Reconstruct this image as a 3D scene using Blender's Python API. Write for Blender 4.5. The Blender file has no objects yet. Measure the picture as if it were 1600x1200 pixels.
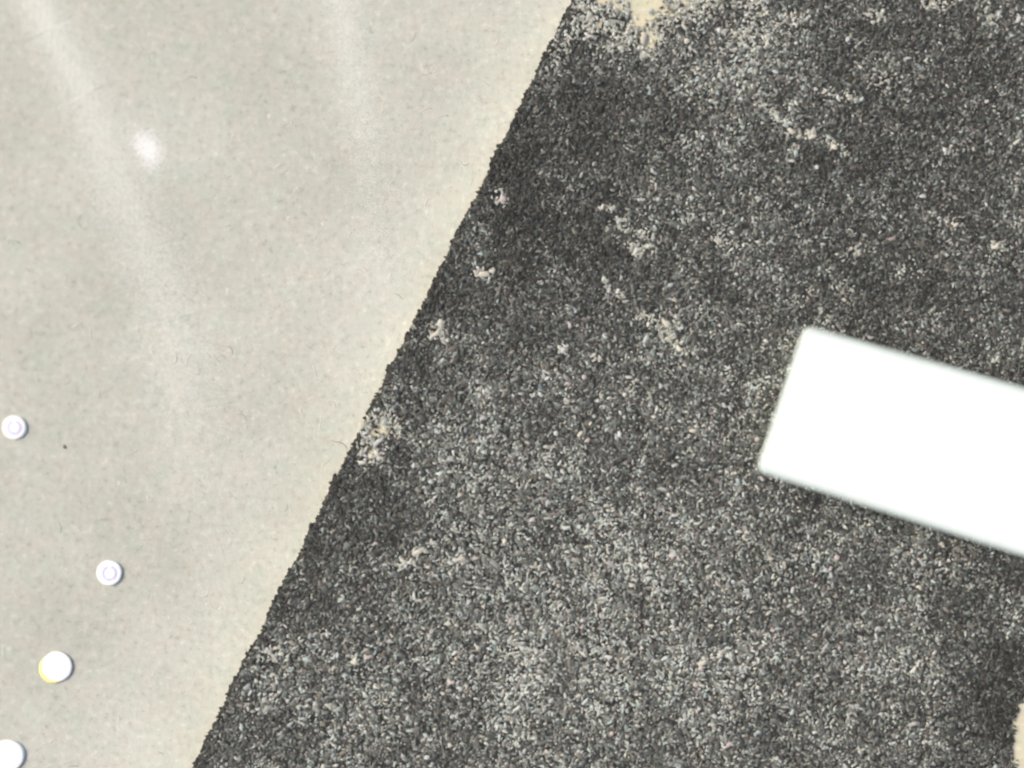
import bpy, math
import numpy as np
from mathutils import Vector, Matrix

# ------------------------------------------------------------------ camera, sky, sun, exposure
scene = bpy.context.scene
col = scene.collection
R = math.radians

CAM_H = 2.0
cam_data = bpy.data.cameras.new('camera')
cam = bpy.data.objects.new('camera', cam_data)
col.objects.link(cam)
cam.location = (0.0, 0.0, CAM_H)
cam.rotation_euler = (0.0, 0.0, 0.0)
cam_data.sensor_width = 36.0
cam_data.lens = 45.0
cam_data.clip_start = 0.01
cam_data.clip_end = 500.0
cam_data.dof.use_dof = True
cam_data.dof.focus_distance = CAM_H + 0.009
cam_data.dof.aperture_fstop = 0.088
scene.camera = cam

SUN_EL, SUN_AZ = 40.0, 160.0          # azimuth measured from +X towards +Y, where the sun stands
world = bpy.data.worlds.new('World')
scene.world = world
world.use_nodes = True
wn, wl = world.node_tree.nodes, world.node_tree.links
sky = wn.new('ShaderNodeTexSky')
sky.sky_type = 'NISHITA'
sky.sun_disc = False
sky.sun_elevation = R(SUN_EL)
sky.sun_rotation = R(90.0 - SUN_AZ)
sky.air_density = 1.0
sky.dust_density = 6.0
sky.ozone_density = 0.4
wl.new(sky.outputs[0], wn['Background'].inputs[0])
wn['Background'].inputs[1].default_value = 0.11

sun_data = bpy.data.lights.new('sun', 'SUN')
sun_data.energy = 1.2
sun_data.angle = R(30.0)
sun_data.color = (1.0, 0.975, 0.93)
sun = bpy.data.objects.new('sun', sun_data)
col.objects.link(sun)
d = Vector((math.cos(R(SUN_EL)) * math.cos(R(SUN_AZ)), math.cos(R(SUN_EL)) * math.sin(R(SUN_AZ)), math.sin(R(SUN_EL))))
sun.rotation_euler = d.to_track_quat('Z', 'Y').to_euler()

scene.view_settings.view_transform = 'Standard'
scene.view_settings.look = 'None'
scene.view_settings.exposure = 0.50
scene.view_settings.gamma = 1.0
scene.view_settings.use_curve_mapping = False

# ------------------------------------------------------------------ helpers
rng = np.random.default_rng(7)


def P(px, py):
    """place on the ground: the frame is 1.6 m x 1.2 m, one millimetre to a step"""
    return (px - 800.0) / 1000.0, (600.0 - py) / 1000.0


def mesh_obj(name, verts, faces, mat=None, parent=None, smooth=True):
    me = bpy.data.meshes.new(name)
    me.from_pydata([tuple(map(float, v)) for v in verts], [], [tuple(map(int, f)) for f in faces])
    me.update()
    if smooth:
        me.polygons.foreach_set('use_smooth', [True] * len(me.polygons))
    if mat:
        me.materials.append(mat)
    o = bpy.data.objects.new(name, me)
    col.objects.link(o)
    if parent:
        o.parent = parent
    return o


def tag(o, label=None, cat=None, group=None, kind=None):
    if label: o['label'] = label
    if cat: o['category'] = cat
    if group: o['group'] = group
    if kind: o['kind'] = kind
    return o


def empty(name, loc, rz=0.0):
    o = bpy.data.objects.new(name, None)
    col.objects.link(o)
    o.location = loc
    o.rotation_euler = (0, 0, rz)
    o.empty_display_size = 0.02
    return o


def hash2(ix, iy, seed):
    h = np.sin(ix * 127.1 + iy * 311.7 + seed * 74.7) * 43758.5453
    return h - np.floor(h)


def vnoise(x, y, scale, seed=0):
    """smooth value noise in 0..1, feature size = scale metres"""
    x = np.asarray(x, float) / scale; y = np.asarray(y, float) / scale
    ix, iy = np.floor(x), np.floor(y)
    fx, fy = x - ix, y - iy
    fx = fx * fx * (3 - 2 * fx); fy = fy * fy * (3 - 2 * fy)
    a = hash2(ix, iy, seed); b = hash2(ix + 1, iy, seed)
    c = hash2(ix, iy + 1, seed); e = hash2(ix + 1, iy + 1, seed)
    return (a * (1 - fx) + b * fx) * (1 - fy) + (c * (1 - fx) + e * fx) * fy


# the straight border between pale and dark
E0 = np.array(P(897, 0)); E1 = np.array(P(303, 1200))
ED = (E1 - E0) / np.linalg.norm(E1 - E0)          # along the border, downwards
EN = np.array([-ED[1], ED[0]])                    # towards the dark side
if EN[0] < 0: EN = -EN


def edge_uv(x, y):
    dx, dy = np.asarray(x) - E0[0], np.asarray(y) - E0[1]
    return dx * ED[0] + dy * ED[1], dx * EN[0] + dy * EN[1]


def seg_dist(x, y, pts):
    """distance to a polyline and the fraction along it"""
    best = np.full(np.shape(x), 1e9); tt = np.zeros(np.shape(x))
    n = len(pts) - 1
    for i in range(n):
        (ax, ay), (bx, by) = P(*pts[i]), P(*pts[i + 1])
        vx, vy = bx - ax, by - ay
        t = np.clip(((x - ax) * vx + (y - ay) * vy) / (vx * vx + vy * vy), 0, 1)
        dd = np.hypot(x - ax - t * vx, y - ay - t * vy)
        m = dd < best
        best = np.where(m, dd, best); tt = np.where(m, (i + t) / n, tt)
    return best, tt


STREAK_A = [(40, -60), (85, 50), (140, 150), (185, 270), (232, 390), (268, 500), (298, 640), (318, 780)]  # paths of the glare streaks, followed by ridges and crumbs
STREAK_B = [(528, -80), (545, 60), (572, 220), (606, 470)]


def pale_z(x, y):
    """the pale sheet is curved to vary its shading; two low ridges imitate glare streaks"""
    x = np.asarray(x, float); y = np.asarray(y, float)
    u, v = edge_uv(x, y)
    dl = np.clip(-v / 0.75, 0, 1)
    z = 0.014 * dl * dl * (3 - 2 * dl)  # curve shaped so the shading varies across the sheet
    d1, t1 = seg_dist(x, y, STREAK_A)
    w1 = 0.020 + 0.022 * t1
    z = z + 0.0015 * (1 - 0.6 * t1) * np.exp(-(d1 / w1) ** 2)  # added ridge that catches light like a glare streak
    d2, t2 = seg_dist(x, y, STREAK_B)
    z = z + 0.0010 * (1 - 0.6 * t2) * np.exp(-(d2 / 0.024) ** 2)  # second added ridge, same purpose
    z = z + 0.0012 * (vnoise(x, y, 0.16, 3) - 0.5) * np.clip(-v / 0.05, 0, 1)
    return np.where(v > 0, 0.0, z)


# ------------------------------------------------------------------ materials
def mat_new(name):
    m = bpy.data.materials.new(name)
    m.use_nodes = True
    nt = m.node_tree
    return m, nt, nt.nodes['Principled BSDF']


def node(nt, t, **kw):
    n = nt.nodes.new(t)
    for k, v in kw.items():
        setattr(n, k, v)
    return n


def noise(nt, vec, scale, detail=3.0, rough=0.55, off=None):
    n = node(nt, 'ShaderNodeTexNoise')
    n.inputs['Scale'].default_value = scale
    n.inputs['Detail'].default_value = detail
    n.inputs['Roughness'].default_value = rough
    if off is not None:
        mp = node(nt, 'ShaderNodeMapping')
        mp.inputs['Location'].default_value = off
        nt.links.new(vec, mp.inputs['Vector'])
        vec = mp.outputs[0]
    nt.links.new(vec, n.inputs['Vector'])
    return n.outputs['Fac']


def ramp(nt, fac, stops):
    r = node(nt, 'ShaderNodeValToRGB')
    e = r.color_ramp.elements
    e[0].position, e[0].color = stops[0][0], (*stops[0][1], 1)
    e[1].position, e[1].color = stops[1][0], (*stops[1][1], 1)
    for p, c in stops[2:]:
        k = e.new(p); k.color = (*c, 1)
    nt.links.new(fac, r.inputs['Fac'])
    return r.outputs['Color']


def mixc(nt, a, b, fac, mode='MIX'):
    m = node(nt, 'ShaderNodeMix', data_type='RGBA', blend_type=mode)
    m.clamp_factor = True
    for sock, v in ((m.inputs[0], fac), (m.inputs[6], a), (m.inputs[7], b)):
        if isinstance(v, (int, float)): sock.default_value = v
        elif isinstance(v, tuple): sock.default_value = (*v, 1)
        else: nt.links.new(v, sock)
    return m.outputs[2]


def pale_material():
    m, nt, b = mat_new('pale_surface')
    tc = node(nt, 'ShaderNodeTexCoord').outputs['Object']
    big = noise(nt, tc, 4.5, 3)
    c = ramp(nt, big, [(0.3, (0.478, 0.488, 0.430)), (0.7, (0.568, 0.578, 0.517))])
    tint = noise(nt, tc, 26, 2, off=(4, 2, 0))                # faint green and pink clouds
    c = mixc(nt, c, ramp(nt, tint, [(0.36, (0.955, 0.98, 0.96)), (0.5, (0.99, 0.985, 0.975)), (0.64, (1.005, 0.98, 0.96))]), 1.0, 'MULTIPLY')
    med = noise(nt, tc, 75, 3, off=(1, 7, 0))
    c = mixc(nt, c, ramp(nt, med, [(0.30, (0.91, 0.91, 0.90)), (0.45, (0.99, 0.99, 0.99)), (0.57, (1.01, 1.01, 1.01)), (0.72, (1.09, 1.09, 1.085))]), 1.0, 'MULTIPLY')
    fine = noise(nt, tc, 110, 2, 0.5, off=(9, 3, 0))
    c = mixc(nt, c, ramp(nt, fine, [(0.26, (0.82, 0.82, 0.80)), (0.40, (0.99, 0.99, 0.99)), (0.60, (1.01, 1.01, 1.01)), (0.74, (1.15, 1.15, 1.14))]), 1.0, 'MULTIPLY')
    for sc3, off in (((34, 110, 1), (3, 1, 0)), ((105, 40, 1), (6, 8, 0))):      # the grain of the sheet runs both ways
        mp = node(nt, 'ShaderNodeMapping')
        mp.inputs['Scale'].default_value = sc3
        mp.inputs['Location'].default_value = off
        nt.links.new(tc, mp.inputs['Vector'])
        gr = noise(nt, mp.outputs[0], 1.0, 3, 0.6)
        mk = node(nt, 'ShaderNodeMapRange')
        nt.links.new(noise(nt, tc, 14, 2, off=(off[1], off[0], 3)), mk.inputs[0])
        mk.inputs[1].default_value = 0.42; mk.inputs[2].default_value = 0.62
        msk = mk.outputs[0]
        c = mixc(nt, c, ramp(nt, gr, [(0.30, (0.94, 0.935, 0.925)), (0.46, (1, 1, 1)), (0.56, (1, 1, 1)), (0.70, (1.065, 1.065, 1.06))]), msk, 'MULTIPLY')
    at = node(nt, 'ShaderNodeAttribute', attribute_name='cream')  # gradient of light towards the border, put into the colour
    c = mixc(nt, c, mixc(nt, c, (1.22, 1.22, 1.19), 1.0, 'MULTIPLY'), at.outputs['Fac'])
    at2 = node(nt, 'ShaderNodeAttribute', attribute_name='bared')
    c = mixc(nt, c, mixc(nt, c, (1.10, 1.02, 0.88), 1.0, 'MULTIPLY'), at2.outputs['Fac'])
    nt.links.new(c, b.inputs['Base Color'])
    b.inputs['Roughness'].default_value = 0.85
    b.inputs['Specular IOR Level'].default_value = 0.25
    h = noise(nt, tc, 120, 5, 0.65, off=(2, 2, 5))
    bp = node(nt, 'ShaderNodeBump')
    bp.inputs['Strength'].default_value = 0.25
    bp.inputs['Distance'].default_value = 0.004
    nt.links.new(h, bp.inputs['Height'])
    nt.links.new(bp.outputs[0], b.inputs['Normal'])
    return m


def dark_material():
    m, nt, b = mat_new('dark_speckle')
    tc = node(nt, 'ShaderNodeTexCoord').outputs['Object']
    f = noise(nt, tc, 150, 3, 0.6)
    c = ramp(nt, f, [(0.35, (0.030, 0.031, 0.030)), (0.55, (0.060, 0.061, 0.058)), (0.66, (0.15, 0.15, 0.143)), (0.76, (0.30, 0.30, 0.28))])
    g = noise(nt, tc, 9, 3)
    c = mixc(nt, c, ramp(nt, g, [(0.3, (0.75, 0.75, 0.76)), (0.7, (1.2, 1.19, 1.15))]), 1.0, 'MULTIPLY')
    nt.links.new(c, b.inputs['Base Color'])
    b.inputs['Roughness'].default_value = 0.9
    b.inputs['Specular IOR Level'].default_value = 0.2
    bp = node(nt, 'ShaderNodeBump')
    bp.inputs['Strength'].default_value = 0.6
    bp.inputs['Distance'].default_value = 0.003
    nt.links.new(f, bp.inputs['Height'])
    nt.links.new(bp.outputs[0], b.inputs['Normal'])
    return m


def grain_material():
    m, nt, b = mat_new('grain')
    at = node(nt, 'ShaderNodeAttribute', attribute_name='tone')
    nt.links.new(at.outputs['Color'], b.inputs['Base Color'])
    b.inputs['Roughness'].default_value = 0.75
    b.inputs['Specular IOR Level'].default_value = 0.3
    return m


def plain(name, c, rough=0.6, var=0.06, scale=60.0, spec=0.3):
    m, nt, b = mat_new(name)
    tc = node(nt, 'ShaderNodeTexCoord').outputs['Object']
    f = noise(nt, tc, scale, 3)
    lo = tuple(x * (1 - var) for x in c); hi = tuple(min(1.0, x * (1 + var)) for x in c)
    nt.links.new(ramp(nt, f, [(0.3, lo), (0.7, hi)]), b.inputs['Base Color'])
    b.inputs['Roughness'].default_value = rough
    b.inputs['Specular IOR Level'].default_value = spec
    return m


M_PALE = pale_material()
M_DARK = dark_material()
M_GRAIN = grain_material()
M_WHITE = plain('white', (0.95, 0.955, 0.95), 0.6, 0.01)  # white that stands for reflected light on slab face and round highlights
M_REFLECTION_RIM = plain('pale_teal_white', (0.65, 0.74, 0.70), 0.6, 0.04, 90)  # tint for the soft blurred edge of the rectangular reflection
M_LILAC = plain('pale_lilac', (0.66, 0.66, 0.88), 0.6, 0.10, 300)  # this and the next two tint the highlights' colour fringes
M_YELLOW = plain('pale_yellow', (0.90, 0.84, 0.32), 0.6, 0.05, 300)
M_BLUE = plain('pale_blue', (0.66, 0.74, 0.80), 0.6, 0.05, 300)
M_GLOW = plain('glow_white', (0.93, 0.94, 0.92), 0.8, 0.02)  # colour of the soft light spot
M_GLARE = plain('glare_pale', (0.78, 0.79, 0.73), 0.8, 0.03)  # colour of the glare streaks
M_FLAKE = [plain('flake_cream', (0.58, 0.55, 0.46), 0.7, 0.1), plain('flake_grey', (0.42, 0.43, 0.41), 0.7, 0.12),
           plain('flake_teal', (0.40, 0.46, 0.44), 0.7, 0.1), plain('flake_pink', (0.52, 0.45, 0.42), 0.7, 0.1),
           plain('flake_white', (0.56, 0.56, 0.53), 0.7, 0.05)]
M_FIBRE = [plain('fibre_light', (0.66, 0.64, 0.56), 0.8, 0.04), plain('fibre_dark', (0.44, 0.43, 0.37), 0.8, 0.06),  # fibre colours, lighter and darker than the sheet
           plain('fibre_pale', (0.60, 0.59, 0.51), 0.8, 0.04)]
M_BROWN = plain('brown_speck', (0.16, 0.12, 0.10), 0.8, 0.1)
M_TAN = plain('tan_hair', (0.42, 0.37, 0.30), 0.8, 0.1)

# ------------------------------------------------------------------ worn spots where the dark layer is missing
#           x     y    rx  ry  angle  strength
BARE = [(970, 350, 18, 10, -30, 0.42), (1005, 365, 16, 9, 0, 0.5), (995, 395, 14, 7, -40, 0.45), (1188, 164, 10, 5, -25, 0.42), (1322, 240, 12, 4, -25, 0.35), (930, 560, 12, 7, 0, 0.4), (985, 600, 14, 8, 40, 0.42), (1330, 395, 24, 9, 10, 0.36), (1420, 425, 22, 8, 0, 0.36), (1480, 340, 22, 14, 0, 0.33), (1160, 60, 40, 22, 0, 0.34), (1240, 30, 30, 16, 20, 0.30), (640, 880, 20, 10, 0, 0.35), (500, 990, 16, 8, 0, 0.35), (870, 700, 14, 8, 0, 0.35), (1050, 800, 14, 7, 0, 0.3), (1006, 10, 34, 36, 10, 1.3), (1012, 58, 18, 24, 0, 1.1), (965, -2, 70, 26, 0, 0.85), (1062, 4, 62, 30, 15, 0.8), (930, 40, 60, 16, 20, 0.6), (985, 60, 40, 12, 25, 0.6),
        (920, 22, 40, 22, 35, 0.45), (885, 70, 40, 14, 60, 0.35), (590, 672, 26, 22, 40, 0.85), (580, 705, 16, 18, 0, 0.72), (568, 662, 16, 9, 30, 0.9),
        (1040, 520, 26, 8, -58, 0.80), (1062, 540, 16, 6, -40, 0.7), (1058, 496, 5, 20, 8, 0.62), (960, 455, 24, 7, -38, 0.55), (1010, 495, 20, 14, 0, 0.40),
        (1212, 182, 14, 4, -40, 0.6), (1232, 203, 15, 4, -62, 0.6), (1240, 232, 4, 9, 0, 0.55), (1264, 211, 15, 4, 14, 0.58), (1296, 222, 16, 4, -30, 0.58),
        (1608, 1150, 22, 56, -6, 2.2), (1180, 12, 14, 30, 10, 0.6), (1190, 50, 14, 10, 0, 0.45), (1110, 6, 20, 16, 0, 0.6),
        (785, 308, 9, 12, 30, 0.75), (757, 427, 13, 8, 10, 0.75), (683, 515, 14, 12, 30, 0.66), (697, 530, 8, 8, 0, 0.7), (880, 545, 9, 5, 0, 0.8), (950, 325, 10, 4, 0, 0.55),
        (1310, 150, 26, 8, -10, 0.45), (1380, 130, 22, 14, 0, 0.40), (1370, 25, 20, 9, 0, 0.5), (1455, 8, 22, 6, 0, 0.6), (1545, 30, 14, 10, 0, 0.5),
        (655, 860, 14, 8, 0, 0.55), (555, 1030, 7, 6, 0, 0.8), (480, 1030, 8, 5, 10, 0.6), (520, 1105, 10, 8, 30, 0.5), (430, 1020, 22, 14, 20, 0.40), (700, 880, 9, 6, 0, 0.5),
        (800, 968, 8, 5, 0, 0.6), (1000, 385, 30, 10, -10, 0.40), (1130, 375, 16, 12, 0, 0.42), (940, 960, 12, 8, 0, 0.5), (1560, 385, 12, 10, 30, 0.5)]
#           x     y    r    delta : broad lighter and darker areas of the speckle
BLOTCH = [(1160, 60, 60, 0.16), (930, 120, 60, -0.15), (820, 235, 160, -0.42), (1480, 150, 150, -0.38), (1300, 330, 150, -0.30), (650, 480, 70, -0.30), (590, 760, 80, -0.26), (880, 390, 130, -0.32),
          (1480, 420, 110, -0.20), (1540, 1050, 70, -0.40), (1575, 1130, 60, -0.65), (1550, 900, 60, -0.20), (500, 830, 40, -0.25),
          (860, 850, 200, 0.27), (740, 1080, 180, 0.30), (1080, 860, 150, 0.12), (1150, 120, 110, 0.22), (1030, 590, 120, 0.14), (1020, 1100, 190, 0.24),
          (1240, 200, 70, 0.15), (700, 700, 90, 0.1), (1300, 1020, 170, 0.2), (760, 600, 70, 0.12), (1380, 150, 60, 0.25), (660, 620, 50, -0.1)]


def bare(x, y):
    s = np.zeros(np.shape(x))
    for px, py, rx, ry, a, k in BARE:
        cx, cy = P(px, py)
        ca, sa = math.cos(R(a)), math.sin(R(a))
        dx, dy = (x - cx) * 1000, (y - cy) * 1000
        rx, ry = max(rx, 7), max(ry, 6.5)
        p, q = dx * ca + dy * sa, -dx * sa + dy * ca
        s = np.maximum(s, k * np.exp(-0.7 * ((p / rx) ** 2 + (q / ry) ** 2)))
    return s


def broad(x, y):
    s = np.zeros(np.shape(x))
    for px, py, r, k in BLOTCH:
        cx, cy = P(px, py)
        s = s + 1.6 * k * np.exp(-(((x - cx) ** 2 + (y - cy) ** 2) * 1e6) / (r * r))
    return s


def axis(lo, hi, step, far):
    fine = np.arange(lo, hi + step * 0.5, step)
    out, s, a = [], step, hi
    while a < far:
        s *= 1.5; a += s; out.append(a)
    out2, s, a = [], step, lo
    while a > -far:
        s *= 1.5; a -= s; out2.append(a)
    return np.array(out2[::-1] + list(fine) + out)


# ------------------------------------------------------------------ pale surface (under everything, out to the horizon)
ax, ay = axis(-1.1, 1.0, 0.009, 60), axis(-0.9, 0.9, 0.009, 60)
gx, gy = np.meshgrid(ax, ay)
gz = pale_z(gx, gy)
nx, ny = len(ax), len(ay)
idx = np.arange(nx * ny).reshape(ny, nx)
faces = np.stack([idx[:-1, :-1], idx[:-1, 1:], idx[1:, 1:], idx[1:, :-1]], -1).reshape(-1, 4)
pale = mesh_obj('pale_surface', np.stack([gx, gy, gz], -1).reshape(-1, 3), faces, M_PALE)
tag(pale, kind='structure')
u, v = edge_uv(gx, gy)
cream = np.where(v < 0, np.exp(-np.clip(-v, 0, 9) / 0.12), 1.0) * np.where(v < 0, 0.75 + 0.5 * vnoise(gx, gy, 0.05, 5), 0.9)  # colour lightened towards the border: painted light gradient plus a cream margin
cream = np.clip(cream, 0, 1.2)
at = pale.data.attributes.new('cream', 'FLOAT', 'POINT')
at.data.foreach_set('value', cream.reshape(-1))
at = pale.data.attributes.new('bared', 'FLOAT', 'POINT')
at.data.foreach_set('value', np.where(v < 0, 0.30 * np.exp(-np.clip(-v, 0, 9) / 0.020), 1.0).reshape(-1))

# ------------------------------------------------------------------ dark speckled layer, a thin crust lying on the pale one
LAY = 0.003
au = axis(-0.35, 1.7, 0.005, 60)
av = axis(0.0, 1.9, 0.008, 60)
av = av[av >= -1e-9]
gu, gv = np.meshgrid(au, av)
jag = 0.0016 * (vnoise(gu, gv * 0, 0.009, 1) - 0.5) * 2 + 0.0028 * (vnoise(gu, gv * 0, 0.028, 2) - 0.5) * 2
gv2 = gv + jag * np.exp(-gv / 0.01)
X = E0[0] + gu * ED[0] + gv2 * EN[0]
Y = E0[1] + gu * ED[1] + gv2 * EN[1]
nz = vnoise(X, Y, 0.013, 8)
Z = LAY + 0.0010 * (nz - 0.5)
B = bare(X, Y) + 0.35 * (vnoise(X, Y, 0.011, 4) - 0.5) * (bare(X, Y) > 0.15)
nu, nv = len(au), len(av)
idx = np.arange(nu * nv).reshape(nv, nu)
faces = np.stack([idx[:-1, :-1], idx[:-1, 1:], idx[1:, 1:], idx[1:, :-1]], -1).reshape(-1, 4)
fb = B.reshape(-1)[faces].mean(1)
faces = faces[fb < 0.58][:, ::-1]
verts = np.stack([X, Y, Z], -1).reshape(-1, 3)
nvert = len(verts)
low = verts[:nu].copy(); low[:, 2] = -0.001            # the crust's edge down to the pale sheet
verts = np.vstack([verts, low])
skirt = np.array([[i, i + 1, nvert + i + 1, nvert + i] for i in range(nu - 1)])
verts_order = faces.tolist() + skirt.tolist()
dark = mesh_obj('dark_speckled_surface', verts, verts_order, M_DARK)
tag(dark, kind='structure')
if sum(p.normal.z for p in dark.data.polygons[:400]) < 0:
    dark.data.flip_normals()


# ------------------------------------------------------------------ the speckle: irregular grains bedded in the dark layer
def grains(name, n, wmin, wmax, elong, parent, seed, tone_fn, zlift, edge_only=False, keep_bare=0.55):
    g = np.random.default_rng(seed)
    if edge_only:
        uu = g.uniform(-0.3, 1.65, n); vv = np.abs(g.normal(0.0, 0.005, n)) - 0.0016 - 0.0016 * (g.random(n) < 0.10) + 0.0028 * (vnoise(uu, uu * 0, 0.028, 2) - 0.5) * 2
    else:
        uu = g.uniform(-0.40, 1.75, n); vv = g.uniform(0.0005, 1.55, n)
    x = E0[0] + uu * ED[0] + vv * EN[0]; y = E0[1] + uu * ED[1] + vv * EN[1]
    ok = (np.abs(x) < 0.98) & (np.abs(y) < 0.77)
    b = bare(x, y) * (0.7 + 0.6 * vnoise(x, y, 0.012, 21))
    ok &= g.random(n) > np.clip((b - 0.60) / 0.3, 0, 0.85)
    ok &= b < 1.05
    x, y, vv = x[ok], y[ok], vv[ok]; n = len(x)
    w = g.uniform(wmin, wmax, n) * np.exp(g.normal(0, 0.22, n)) * 0.5
    l = w * g.uniform(1.0, elong, n)
    ang = g.uniform(0, math.pi, n)
    bend = g.normal(0, 0.35, n) / np.maximum(l, 1e-4)
    K = 5
    th = np.arange(K) * 2 * math.pi / K
    rr = g.uniform(0.72, 1.22, (n, K))
    lx = np.cos(th)[None] * rr * l[:, None]; ly = np.sin(th)[None] * rr * w[:, None]
    ly = ly + bend[:, None] * lx ** 2 * 0.6
    ca, sa = np.cos(ang)[:, None], np.sin(ang)[:, None]
    hgt = g.uniform(0.10, 0.30, n) * w
    z0 = LAY + zlift * (1 + g.random(n)) - 0.0016
    if edge_only:
        z0 = LAY * g.uniform(0.1, 1.0, n)
    tiltx, tilty = g.normal(0, 0.07, n)[:, None], g.normal(0, 0.07, n)[:, None]
    def place(lx, ly, zz):
        wx = lx * ca - ly * sa; wy = lx * sa + ly * ca
        return np.stack([x[:, None] + wx, y[:, None] + wy, z0[:, None] + zz + wx * tiltx + wy * tilty], -1)
    outer = place(lx, ly, -0.0006 + np.zeros((n, K)))
    inner = place(lx * 0.62, ly * 0.62, hgt[:, None] * g.uniform(0.75, 1.15, (n, K)))
    V = np.concatenate([outer, inner], 1).reshape(-1, 3)
    base = (np.arange(n) * 2 * K)[:, None, None]
    k = np.arange(K)
    quads = np.stack([k, (k + 1) % K, K + (k + 1) % K, K + k], -1)[None] + base
    caps = (K + k)[None] + base[:, :, 0]
    nq, nc = n * K, n
    loops = np.concatenate([quads.reshape(-1), caps.reshape(-1)]).astype(np.int32)
    starts = np.concatenate([np.arange(nq) * 4, nq * 4 + np.arange(nc) * K]).astype(np.int32)
    totals = np.concatenate([np.full(nq, 4), np.full(nc, K)]).astype(np.int32)
    me = bpy.data.meshes.new(name)
    me.vertices.add(len(V)); me.vertices.foreach_set('co', V.reshape(-1))
    me.loops.add(len(loops)); me.loops.foreach_set('vertex_index', loops)
    me.polygons.add(len(starts)); me.polygons.foreach_set('loop_start', starts)
    me.polygons.foreach_set('loop_total', totals)
    me.polygons.foreach_set('use_smooth', np.ones(len(starts), bool))
    me.update(calc_edges=True)
    tone = tone_fn(g, x, y, vv, n)
    c = np.ones((n, 2 * K, 4)); c[:, :, :3] = tone[:, None, :]
    a = me.attributes.new('tone', 'FLOAT_COLOR', 'POINT')
    a.data.foreach_set('color', c.reshape(-1))
    me.materials.append(M_GRAIN)
    o = bpy.data.objects.new(name, me)
    col.objects.link(o)
    o.parent = parent
    o['kind'] = 'stuff'
    return o


def tints(g, n, amt):
    t = g.normal(0, 1, n)[:, None] * np.array([[1.0, 0.0, -0.7]]) + g.normal(0, 1, n)[:, None] * np.array([[-0.4, 0.5, 0.2]])
    return 1 + amt * t + np.array([[-0.012, 0.03, -0.08]])


def scuff(g, x, y, n, c, k):
    """rubbed spots: there the grains have lost their dark coat and are cream"""
    b = bare(x, y) * (0.6 + 0.8 * vnoise(x, y, 0.010, 22))
    m = (g.random(n) < k * np.clip((b - 0.08) / 0.34, 0, 0.92)) & (bare(x, y) < 1.4) & ~((x > 0.72) & (y < -0.44))
    cream = np.array([[0.515, 0.50, 0.485]]) * np.exp(g.normal(-0.12, 0.25, n))[:, None] * tints(g, n, 0.025)
    return np.where(m[:, None], np.clip(cream, 0.05, 0.68), c)


def tone_speckle(g, x, y, vv, n):
    br = broad(x, y) + 0.6 * (vnoise(x, y, 0.07, 11) - 0.5) + 0.7 * (vnoise(x, y, 0.022, 12) - 0.5)
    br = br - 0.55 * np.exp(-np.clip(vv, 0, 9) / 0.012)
    t = np.exp(g.normal(-2.46, 0.45, n) + 0.95 * br)
    t = np.clip(t, 0.025, 0.62)
    return scuff(g, x, y, n, np.clip(t[:, None] * tints(g, n, 0.05), 0.01, 0.7), 0.8)


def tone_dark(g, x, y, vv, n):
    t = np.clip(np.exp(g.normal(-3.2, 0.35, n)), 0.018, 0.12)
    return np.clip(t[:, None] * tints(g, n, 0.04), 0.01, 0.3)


def tone_bright(g, x, y, vv, n):
    br = broad(x, y) + 0.9 * (vnoise(x, y, 0.07, 11) - 0.5) + 0.9 * (vnoise(x, y, 0.022, 12) - 0.5)
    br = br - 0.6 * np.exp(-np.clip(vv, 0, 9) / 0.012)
    t = np.clip(np.exp(g.normal(-1.42, 0.46, n) + 1.0 * br), 0.05, 0.60)
    return scuff(g, x, y, n, np.clip(t[:, None] * tints(g, n, 0.05), 0.02, 0.72), 1.0)


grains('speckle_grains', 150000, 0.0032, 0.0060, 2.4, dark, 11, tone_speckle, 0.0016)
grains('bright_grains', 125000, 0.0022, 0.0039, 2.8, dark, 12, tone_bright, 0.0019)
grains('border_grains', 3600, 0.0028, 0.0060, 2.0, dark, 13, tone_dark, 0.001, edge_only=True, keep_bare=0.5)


# ------------------------------------------------------------------ larger flakes that stand out one by one
def flake_mesh(seed, mat):
    g = np.random.default_rng(seed)
    K = 8
    th = np.arange(K) * 2 * math.pi / K
    r = g.uniform(0.6, 1.25, K)
    el = g.uniform(1.1, 2.2)
    x = np.cos(th) * r * el; y = np.sin(th) * r + g.normal(0, 0.25) * x * x * 0.5
    vs = [(a, b, -0.15) for a, b in zip(x, y)] + [(a * 0.6, b * 0.6, 0.45 * g.uniform(0.7, 1.2)) for a, b in zip(x, y)]
    fs = [(k, (k + 1) % K, K + (k + 1) % K, K + k) for k in range(K)] + [tuple(range(K, 2 * K))]
    me = bpy.data.meshes.new('flake')
    me.from_pydata([tuple(map(float, q)) for q in vs], [], fs)
    me.polygons.foreach_set('use_smooth', [True] * len(me.polygons))
    me.materials.append(mat)
    return me


flakes = [[flake_mesh(40 + 7 * i + j, M_FLAKE[i]) for j in range(4)] for i in range(5)]
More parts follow.
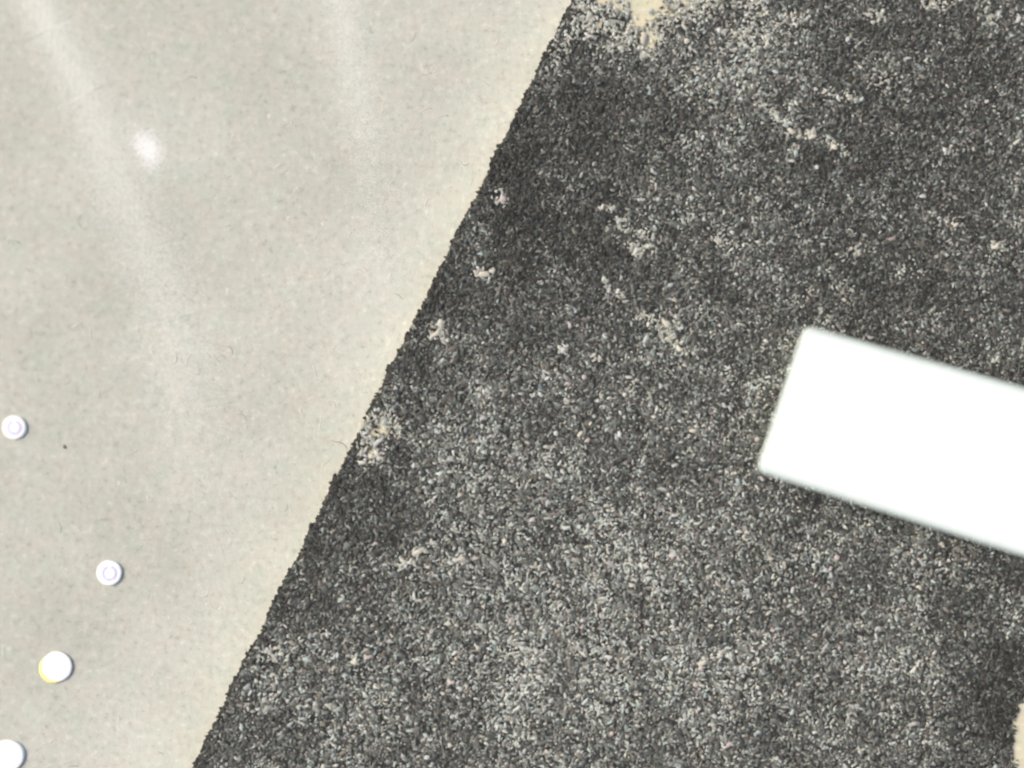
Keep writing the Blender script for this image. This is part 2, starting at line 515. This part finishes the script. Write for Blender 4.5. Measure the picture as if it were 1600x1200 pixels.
# the ones the eye finds first: x, y, half width in mm, tone, turn
KEY = [(1232, 640, 3.0, 4, 20), (798, 970, 4.2, 3, 60), (555, 1034, 5.5, 0, 20), (480, 1030, 5.5, 2, 0), (455, 1130, 4, 4, 30), (652, 862, 6, 0, 20), (720, 872, 5, 0, 0),
       (1028, 312, 4, 4, 40), (880, 547, 5.5, 4, 10), (890, 510, 5, 3, 70), (832, 812, 5, 4, 40), (712, 875, 5, 4, 0), (1072, 65, 5, 0, 10), (1005, 62, 8, 0, 80),
       (1418, 92, 3.5, 4, 0), (1540, 160, 3.5, 4, 30), (1590, 32, 4.5, 4, 60), (1555, 385, 6, 0, 50), (1440, 308, 3.5, 4, 0), (1275, 262, 4, 4, 70), (785, 312, 6, 3, 40),
       (756, 428, 7, 0, 0), (684, 520, 7, 0, 60), (770, 424, 5, 0, 30), (592, 690, 6, 4, 30), (600, 660, 6, 2, 45), (580, 712, 5, 0, 0), (566, 664, 7, 0, 30),
       (1040, 505, 6, 0, -60), (1060, 545, 6, 0, -30), (1056, 495, 4, 4, 85), (1235, 205, 5, 0, -45), (1268, 214, 5, 0, 10), (1302, 230, 5, 0, -25), (1242, 240, 5, 2, 70)]
g = np.random.default_rng(99)
spots = []
for px, py, hw, t, a in KEY:
    spots.append((*P(px, py), hw / 1000, t, R(a)))
while len(spots) < 270:
    px, py = g.uniform(320, 1600), g.uniform(0, 1200)
    x, y = P(px, py)
    if edge_uv(x, y)[1] < 0.012: continue
    if g.random() > 0.35 + 0.9 * float(broad(np.array(x), np.array(y))) + 0.6 * float(bare(np.array(x), np.array(y))): continue
    spots.append((x, y, g.uniform(0.0028, 0.0048), int(g.choice([0, 1, 1, 1, 2, 2, 3, 4])), g.uniform(0, 3.14)))
for x, y, hw, t, a in spots:
    o = bpy.data.objects.new('flake', flakes[t][int(g.integers(4))])
    col.objects.link(o)
    o.parent = dark
    o.location = (x, y, LAY + 0.0022)
    hw *= 0.78
    o.scale = (hw, hw, hw * 0.5)
    o.rotation_euler = (g.normal(0, 0.12), g.normal(0, 0.12), a)


# ------------------------------------------------------------------ fibres and specks bedded in the pale sheet
def strand(points, rad):
    """a tapering thread with a five-sided section through a list of (x, y, z)"""
    vs, fs, S = [], [], 5
    n = len(points)
    for i, p in enumerate(points):
        p = Vector(p)
        t = (Vector(points[min(i + 1, n - 1)]) - Vector(points[max(i - 1, 0)])).normalized()
        side = t.cross(Vector((0, 0, 1)))
        side = side.normalized() if side.length > 1e-4 else Vector((1, 0, 0))
        up = side.cross(t)
        r = rad * (0.35 + 0.65 * math.sin(math.pi * (i + 0.35) / (n - 0.3)))
        for k in range(S):
            a = 2 * math.pi * k / S
            vs.append(tuple(p + side * r * math.cos(a) + up * r * 0.6 * math.sin(a)))
    for i in range(n - 1):
        for k in range(S):
            fs.append((i * S + k, i * S + (k + 1) % S, (i + 1) * S + (k + 1) % S, (i + 1) * S + k))
    fs.append(tuple(range(S))[::-1]); fs.append(tuple(range((n - 1) * S, n * S)))
    return vs, fs


def thread_mesh(seed, mat, rad=0.055, curl=1.0):
    q = np.random.default_rng(seed)
    k1, k2 = curl * q.normal(0, 0.5), curl * q.normal(0, 0.35)
    pts = [(t, k1 * (t * t - 0.3) + k2 * t ** 3, 0.0) for t in np.linspace(-1, 1, 7)]
    vs, fs = strand(pts, rad)
    me = bpy.data.meshes.new('fibre')
    me.from_pydata(vs, [], fs)
    me.polygons.foreach_set('use_smooth', [True] * len(me.polygons))
    me.materials.append(mat)
    return me


threads = [[thread_mesh(70 + 9 * i + j, M_FIBRE[i], 0.11) for j in range(6)] for i in range(3)]
hair = thread_mesh(5, M_TAN, 0.07, 0.6)
hair_dark = thread_mesh(6, M_FIBRE[1], 0.07, 0.35)


def put(me, name, px, py, size, a, lift=0.0):
    x, y = P(px, py)
    o = bpy.data.objects.new(name, me)
    col.objects.link(o)
    o.parent = pale
    o.location = (x, y, float(pale_z(x, y)) + lift)
    o.scale = (size, size, size)
    o.rotation_euler = (0, 0, a)
    return o


g = np.random.default_rng(123)
cnt = 0
while cnt < 260:
    px, py = g.uniform(0, 880), g.uniform(0, 1200)
    x, y = P(px, py)
    if edge_uv(x, y)[1] > -0.012: continue
    k = int(g.choice([0, 0, 1, 2, 2]))
    put(threads[k][int(g.integers(6))], 'fibre', px, py, g.uniform(0.004, 0.010), g.uniform(0, 3.14), -0.0001)
    cnt += 1
put(hair, 'hair', 530, 692, 0.014, R(-12), 0.0)
speck_b = flake_mesh(301, M_BROWN); speck_w = flake_mesh(302, M_FIBRE[0]); speck_g = flake_mesh(303, M_FIBRE[2]); speck_l = flake_mesh(304, M_FIBRE[0])
for px, py, s, me in [(104, 697, 0.0035, speck_b), (188, 755, 0.0022, speck_w), (265, 965, 0.002, speck_w), (85, 712, 0.0022, speck_l), (24, 924, 0.0025, speck_g),
                      (232, 777, 0.003, speck_g), (262, 360, 0.0022, speck_g), (340, 311, 0.003, speck_g), (365, 214, 0.003, speck_g), (452, 341, 0.0035, speck_g),
                      (357, 455, 0.0025, speck_w), (422, 183, 0.003, speck_l), (318, 745, 0.003, speck_g), (505, 350, 0.003, speck_l), (600, 402, 0.003, speck_l), (240, 1054, 0.003, speck_g),
                      (148, 200, 0.003, speck_l), (345, 950, 0.003, speck_l), (430, 1000, 0.003, speck_l), (610, 430, 0.003, speck_l), (470, 640, 0.003, speck_g), (395, 690, 0.0025, speck_g)]:
    put(me, 'speck', px, py, s, g.uniform(0, 3.1), 0.0001).scale.z = s * 0.3


# ------------------------------------------------------------------ a white rectangular reflection, built as a solid slab on the dark layer
def rounded_slab(poly, prof):
    """a slab over a four-cornered outline (ccw): one rounded ring for each (inset, height, corner radius)"""
    n = len(poly)
    P2 = [Vector(p) for p in poly]
    vs, fs, m = [], [], 0
    for ins, z, rc in prof:
        ring = []
        cs = []
        for i in range(n):
            a, b, c = P2[i - 1], P2[i], P2[(i + 1) % n]
            d1, d2 = (b - a).normalized(), (c - b).normalized()
            n1, n2 = Vector((-d1.y, d1.x)), Vector((-d2.y, d2.x))
            cs.append(b + (n1 + n2) * (ins / (1 + n1.dot(n2))))
        for i in range(n):
            a, b, c = cs[i - 1], cs[i], cs[(i + 1) % n]
            p, q = b + (a - b).normalized() * rc, b + (c - b).normalized() * rc
            for t in np.linspace(0, 1, 7):
                ring.append(p * (1 - t) ** 2 + b * 2 * t * (1 - t) + q * t * t)
        m = len(ring)
        vs += [(w.x, w.y, z) for w in ring]
    r = len(prof)
    for k in range(r - 1):
        for i in range(m):
            fs.append((k * m + i, k * m + (i + 1) % m, (k + 1) * m + (i + 1) % m, (k + 1) * m + i))
    return vs, fs, m, r


zb, zt = 0.0035, 0.040
poly_px = [(1258, 508), (1182, 736), (2010, 1000), (2080, 742)]
ctr = Vector(P(1255, 620))
sc = (CAM_H - zt) / CAM_H
poly = [tuple(Vector(P(*p)) * sc) for p in poly_px]
prof = [(0.020, zb, 0.006), (0.012, zb + 0.010, 0.007), (0.005, zb + 0.022, 0.009), (0.0008, zt - 0.0050, 0.016), (0.0, zt - 0.0034, 0.016),
        (0.0008, zt - 0.0024, 0.016), (0.004, zt - 0.0014, 0.014), (0.010, zt - 0.0007, 0.011), (0.016, zt - 0.0003, 0.007), (0.024, zt, 0.006), (0.032, zt, 0.006)]
vs, fs, m, r = rounded_slab(poly, prof)
reflection = empty('reflection_bar', (*poly[1], zb))  # added solid standing for a reflection
off = Vector((*poly[1], zb))
vs = [tuple(Vector(q) - off) for q in vs]
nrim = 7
mesh_obj('reflection_rim', vs[:(nrim + 1) * m], [f for f in fs if max(f) < (nrim + 1) * m], M_REFLECTION_RIM, reflection)  # blurred edge of the reflection, put into a tinted rim
top_v = vs[nrim * m:]
top_f = [tuple(i - nrim * m for i in f) for f in fs if min(f) >= nrim * m]
top = mesh_obj('face', top_v + top_v[-m:], top_f + [tuple(range(len(top_v), len(top_v) + m))], M_WHITE, reflection)
top.data.polygons[len(top_f)].use_smooth = False
tag(reflection, 'plain bright white rectangular reflection built as a slab aslant on the dark speckled surface', 'reflection')


# ------------------------------------------------------------------ round blurred highlights, built as solid white discs on the pale sheet
def lathe(prof, n=40, a0=0.0, a1=2 * math.pi):
    closed = abs(a1 - a0 - 2 * math.pi) < 1e-6
    cols = n if closed else n + 1
    vs, fs = [], []
    for i in range(cols):
        a = a0 + (a1 - a0) * i / n
        for rr, z in prof: vs.append((rr * math.cos(a), rr * math.sin(a), z))
    k = len(prof)
    for i in range(n):
        j = (i + 1) % cols
        for p in range(k - 1):
            fs.append((i * k + p, j * k + p, j * k + p + 1, i * k + p + 1))
    return vs, fs


def crescent(rad, a0, a1, width, z):
    """a sickle of fringe colour against the highlight's side"""
    vs, fs = [], []
    n = 18
    for i in range(n + 1):
        t = i / n
        a = a0 + (a1 - a0) * t
        w = width * math.sin(math.pi * t) + 0.0002
        for rr, zz in ((rad - 0.002, z), (rad + w * 0.6, z), (rad + w, z * 0.6), (rad + w, -0.001)):
            vs.append((rr * math.cos(a), rr * math.sin(a), zz))
    for i in range(n):
        for p in range(3):
            fs.append((i * 4 + p, i * 4 + p + 1, (i + 1) * 4 + p + 1, (i + 1) * 4 + p))
    return vs, fs


def highlight(px, py, rad, label, ring=False, sickle=None):
    x, y = P(px, py)
    x, y = x * 0.991, y * 0.991
    o = empty('highlight_disc', (x, y, float(pale_z(x, y))))  # added solid standing for a blurred highlight
    h = 0.0035
    prof = [(rad * 0.93, -0.001), (rad * 0.96, h * 0.3), (rad * 0.99, h - 0.0018), (rad, h - 0.0012), (rad * 0.985, h - 0.0006), (rad * 0.9, h - 0.0002), (rad * 0.4, h + 0.0002), (0.0002, h + 0.0003)]
    vs, fs = lathe(prof)
    mesh_obj('body', vs, fs, M_WHITE, o)
    if ring:  # colour fringe inside the highlight, built as lilac arcs
        r0, w = rad * 0.50, rad * 0.13
        for a0, a1 in ((R(105), R(290)), (R(-60), R(72))):
            pr = [(r0 - w, h), (r0 - w * 0.6, h + 0.0007), (r0 + w * 0.6, h + 0.0007), (r0 + w, h)]
            vs, fs = lathe(pr, 24, a0, a1)
            mesh_obj('fringe_arc', vs, fs, M_LILAC, o)
    if sickle:
        mt, a0, a1, w = sickle
        vs, fs = crescent(rad, R(a0), R(a1), w, 0.0025)
        mesh_obj('sickle_edge', vs, fs, mt, o)
    tag(o, label, 'highlight', 'round white highlights on the pale surface')
    return o


highlight(20, 668, 0.0185, 'small round white highlight, built solid, with lilac ring, uppermost of the highlights on the pale surface', True, (M_BLUE, -60, 30, 0.0009))
highlight(167, 897, 0.0195, 'small round white highlight, built solid, with lilac ring, nearest of the highlights to the dark edge', True, (M_BLUE, -10, 70, 0.0009))
highlight(85, 1044, 0.0235, 'plain round white highlight, built solid, with a yellow sickle along its lower left edge', False, (M_YELLOW, 140, 290, 0.0060))
highlight(8, 1184, 0.0245, 'large round white highlight, built solid, cut off by the bottom left corner of the picture', False, (M_BLUE, -30, 70, 0.0015))

# ------------------------------------------------------------------ glare put in as pale crumbs: two long streaks and a round spot
def glare_crumbs(name, xs, ys, size, g, mat):
    """glare put in as fine four-sided crumbs on the pale sheet"""
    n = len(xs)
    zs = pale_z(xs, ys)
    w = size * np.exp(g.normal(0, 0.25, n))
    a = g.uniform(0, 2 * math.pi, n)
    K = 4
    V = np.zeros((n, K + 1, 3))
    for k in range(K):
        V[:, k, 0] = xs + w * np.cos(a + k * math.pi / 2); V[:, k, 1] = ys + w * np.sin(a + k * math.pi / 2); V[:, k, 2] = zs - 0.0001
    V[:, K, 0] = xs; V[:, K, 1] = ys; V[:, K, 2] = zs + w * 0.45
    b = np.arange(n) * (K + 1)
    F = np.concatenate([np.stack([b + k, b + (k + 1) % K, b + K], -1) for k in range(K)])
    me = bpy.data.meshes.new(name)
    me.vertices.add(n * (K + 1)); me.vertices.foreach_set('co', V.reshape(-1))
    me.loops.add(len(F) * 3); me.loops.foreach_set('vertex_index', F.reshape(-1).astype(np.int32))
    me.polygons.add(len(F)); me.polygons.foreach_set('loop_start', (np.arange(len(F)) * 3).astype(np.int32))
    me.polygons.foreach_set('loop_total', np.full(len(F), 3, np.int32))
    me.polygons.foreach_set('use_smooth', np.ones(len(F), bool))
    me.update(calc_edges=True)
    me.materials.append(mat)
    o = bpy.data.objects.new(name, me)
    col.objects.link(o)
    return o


def glare(name, line, n, w0, w1, fade, seed):
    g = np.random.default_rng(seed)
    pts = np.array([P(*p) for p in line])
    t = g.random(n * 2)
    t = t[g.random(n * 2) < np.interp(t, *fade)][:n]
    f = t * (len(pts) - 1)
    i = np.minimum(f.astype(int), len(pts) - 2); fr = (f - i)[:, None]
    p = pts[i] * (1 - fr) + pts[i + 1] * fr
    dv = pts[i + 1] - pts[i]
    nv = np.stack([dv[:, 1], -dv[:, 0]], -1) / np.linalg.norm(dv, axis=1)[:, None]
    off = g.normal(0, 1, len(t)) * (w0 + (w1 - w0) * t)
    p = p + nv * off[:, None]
    return glare_crumbs(name, p[:, 0], p[:, 1], 0.00048, g, M_GLARE)


o = glare('glare_streak', STREAK_A, 120000, 0.018, 0.044, ((0, 0.5, 0.8, 1.0), (1.0, 0.9, 0.6, 0.1)), 31)
tag(o, 'long faint streak of white glare, put in as crumbs, running down the pale surface at the left', 'glare', 'white glare streaks on the pale surface')
o = glare('glare_streak', STREAK_B, 34000, 0.016, 0.026, ((0, 0.7, 1.0), (0.9, 0.85, 0.2)), 32)
tag(o, 'faint short streak of white glare, put in as crumbs, on the pale surface close to the dark border at the top', 'glare', 'white glare streaks on the pale surface')
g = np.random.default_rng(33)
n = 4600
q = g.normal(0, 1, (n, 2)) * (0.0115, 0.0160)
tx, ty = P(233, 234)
o = glare_crumbs('glow_spot', tx + q[:, 0] - 0.25 * q[:, 1], ty + q[:, 1], 0.0006, g, M_GLOW)  # soft spot of light put in as white crumbs
tag(o, 'soft round spot of white light put in as crumbs beside the long streak on the pale surface', 'glow')
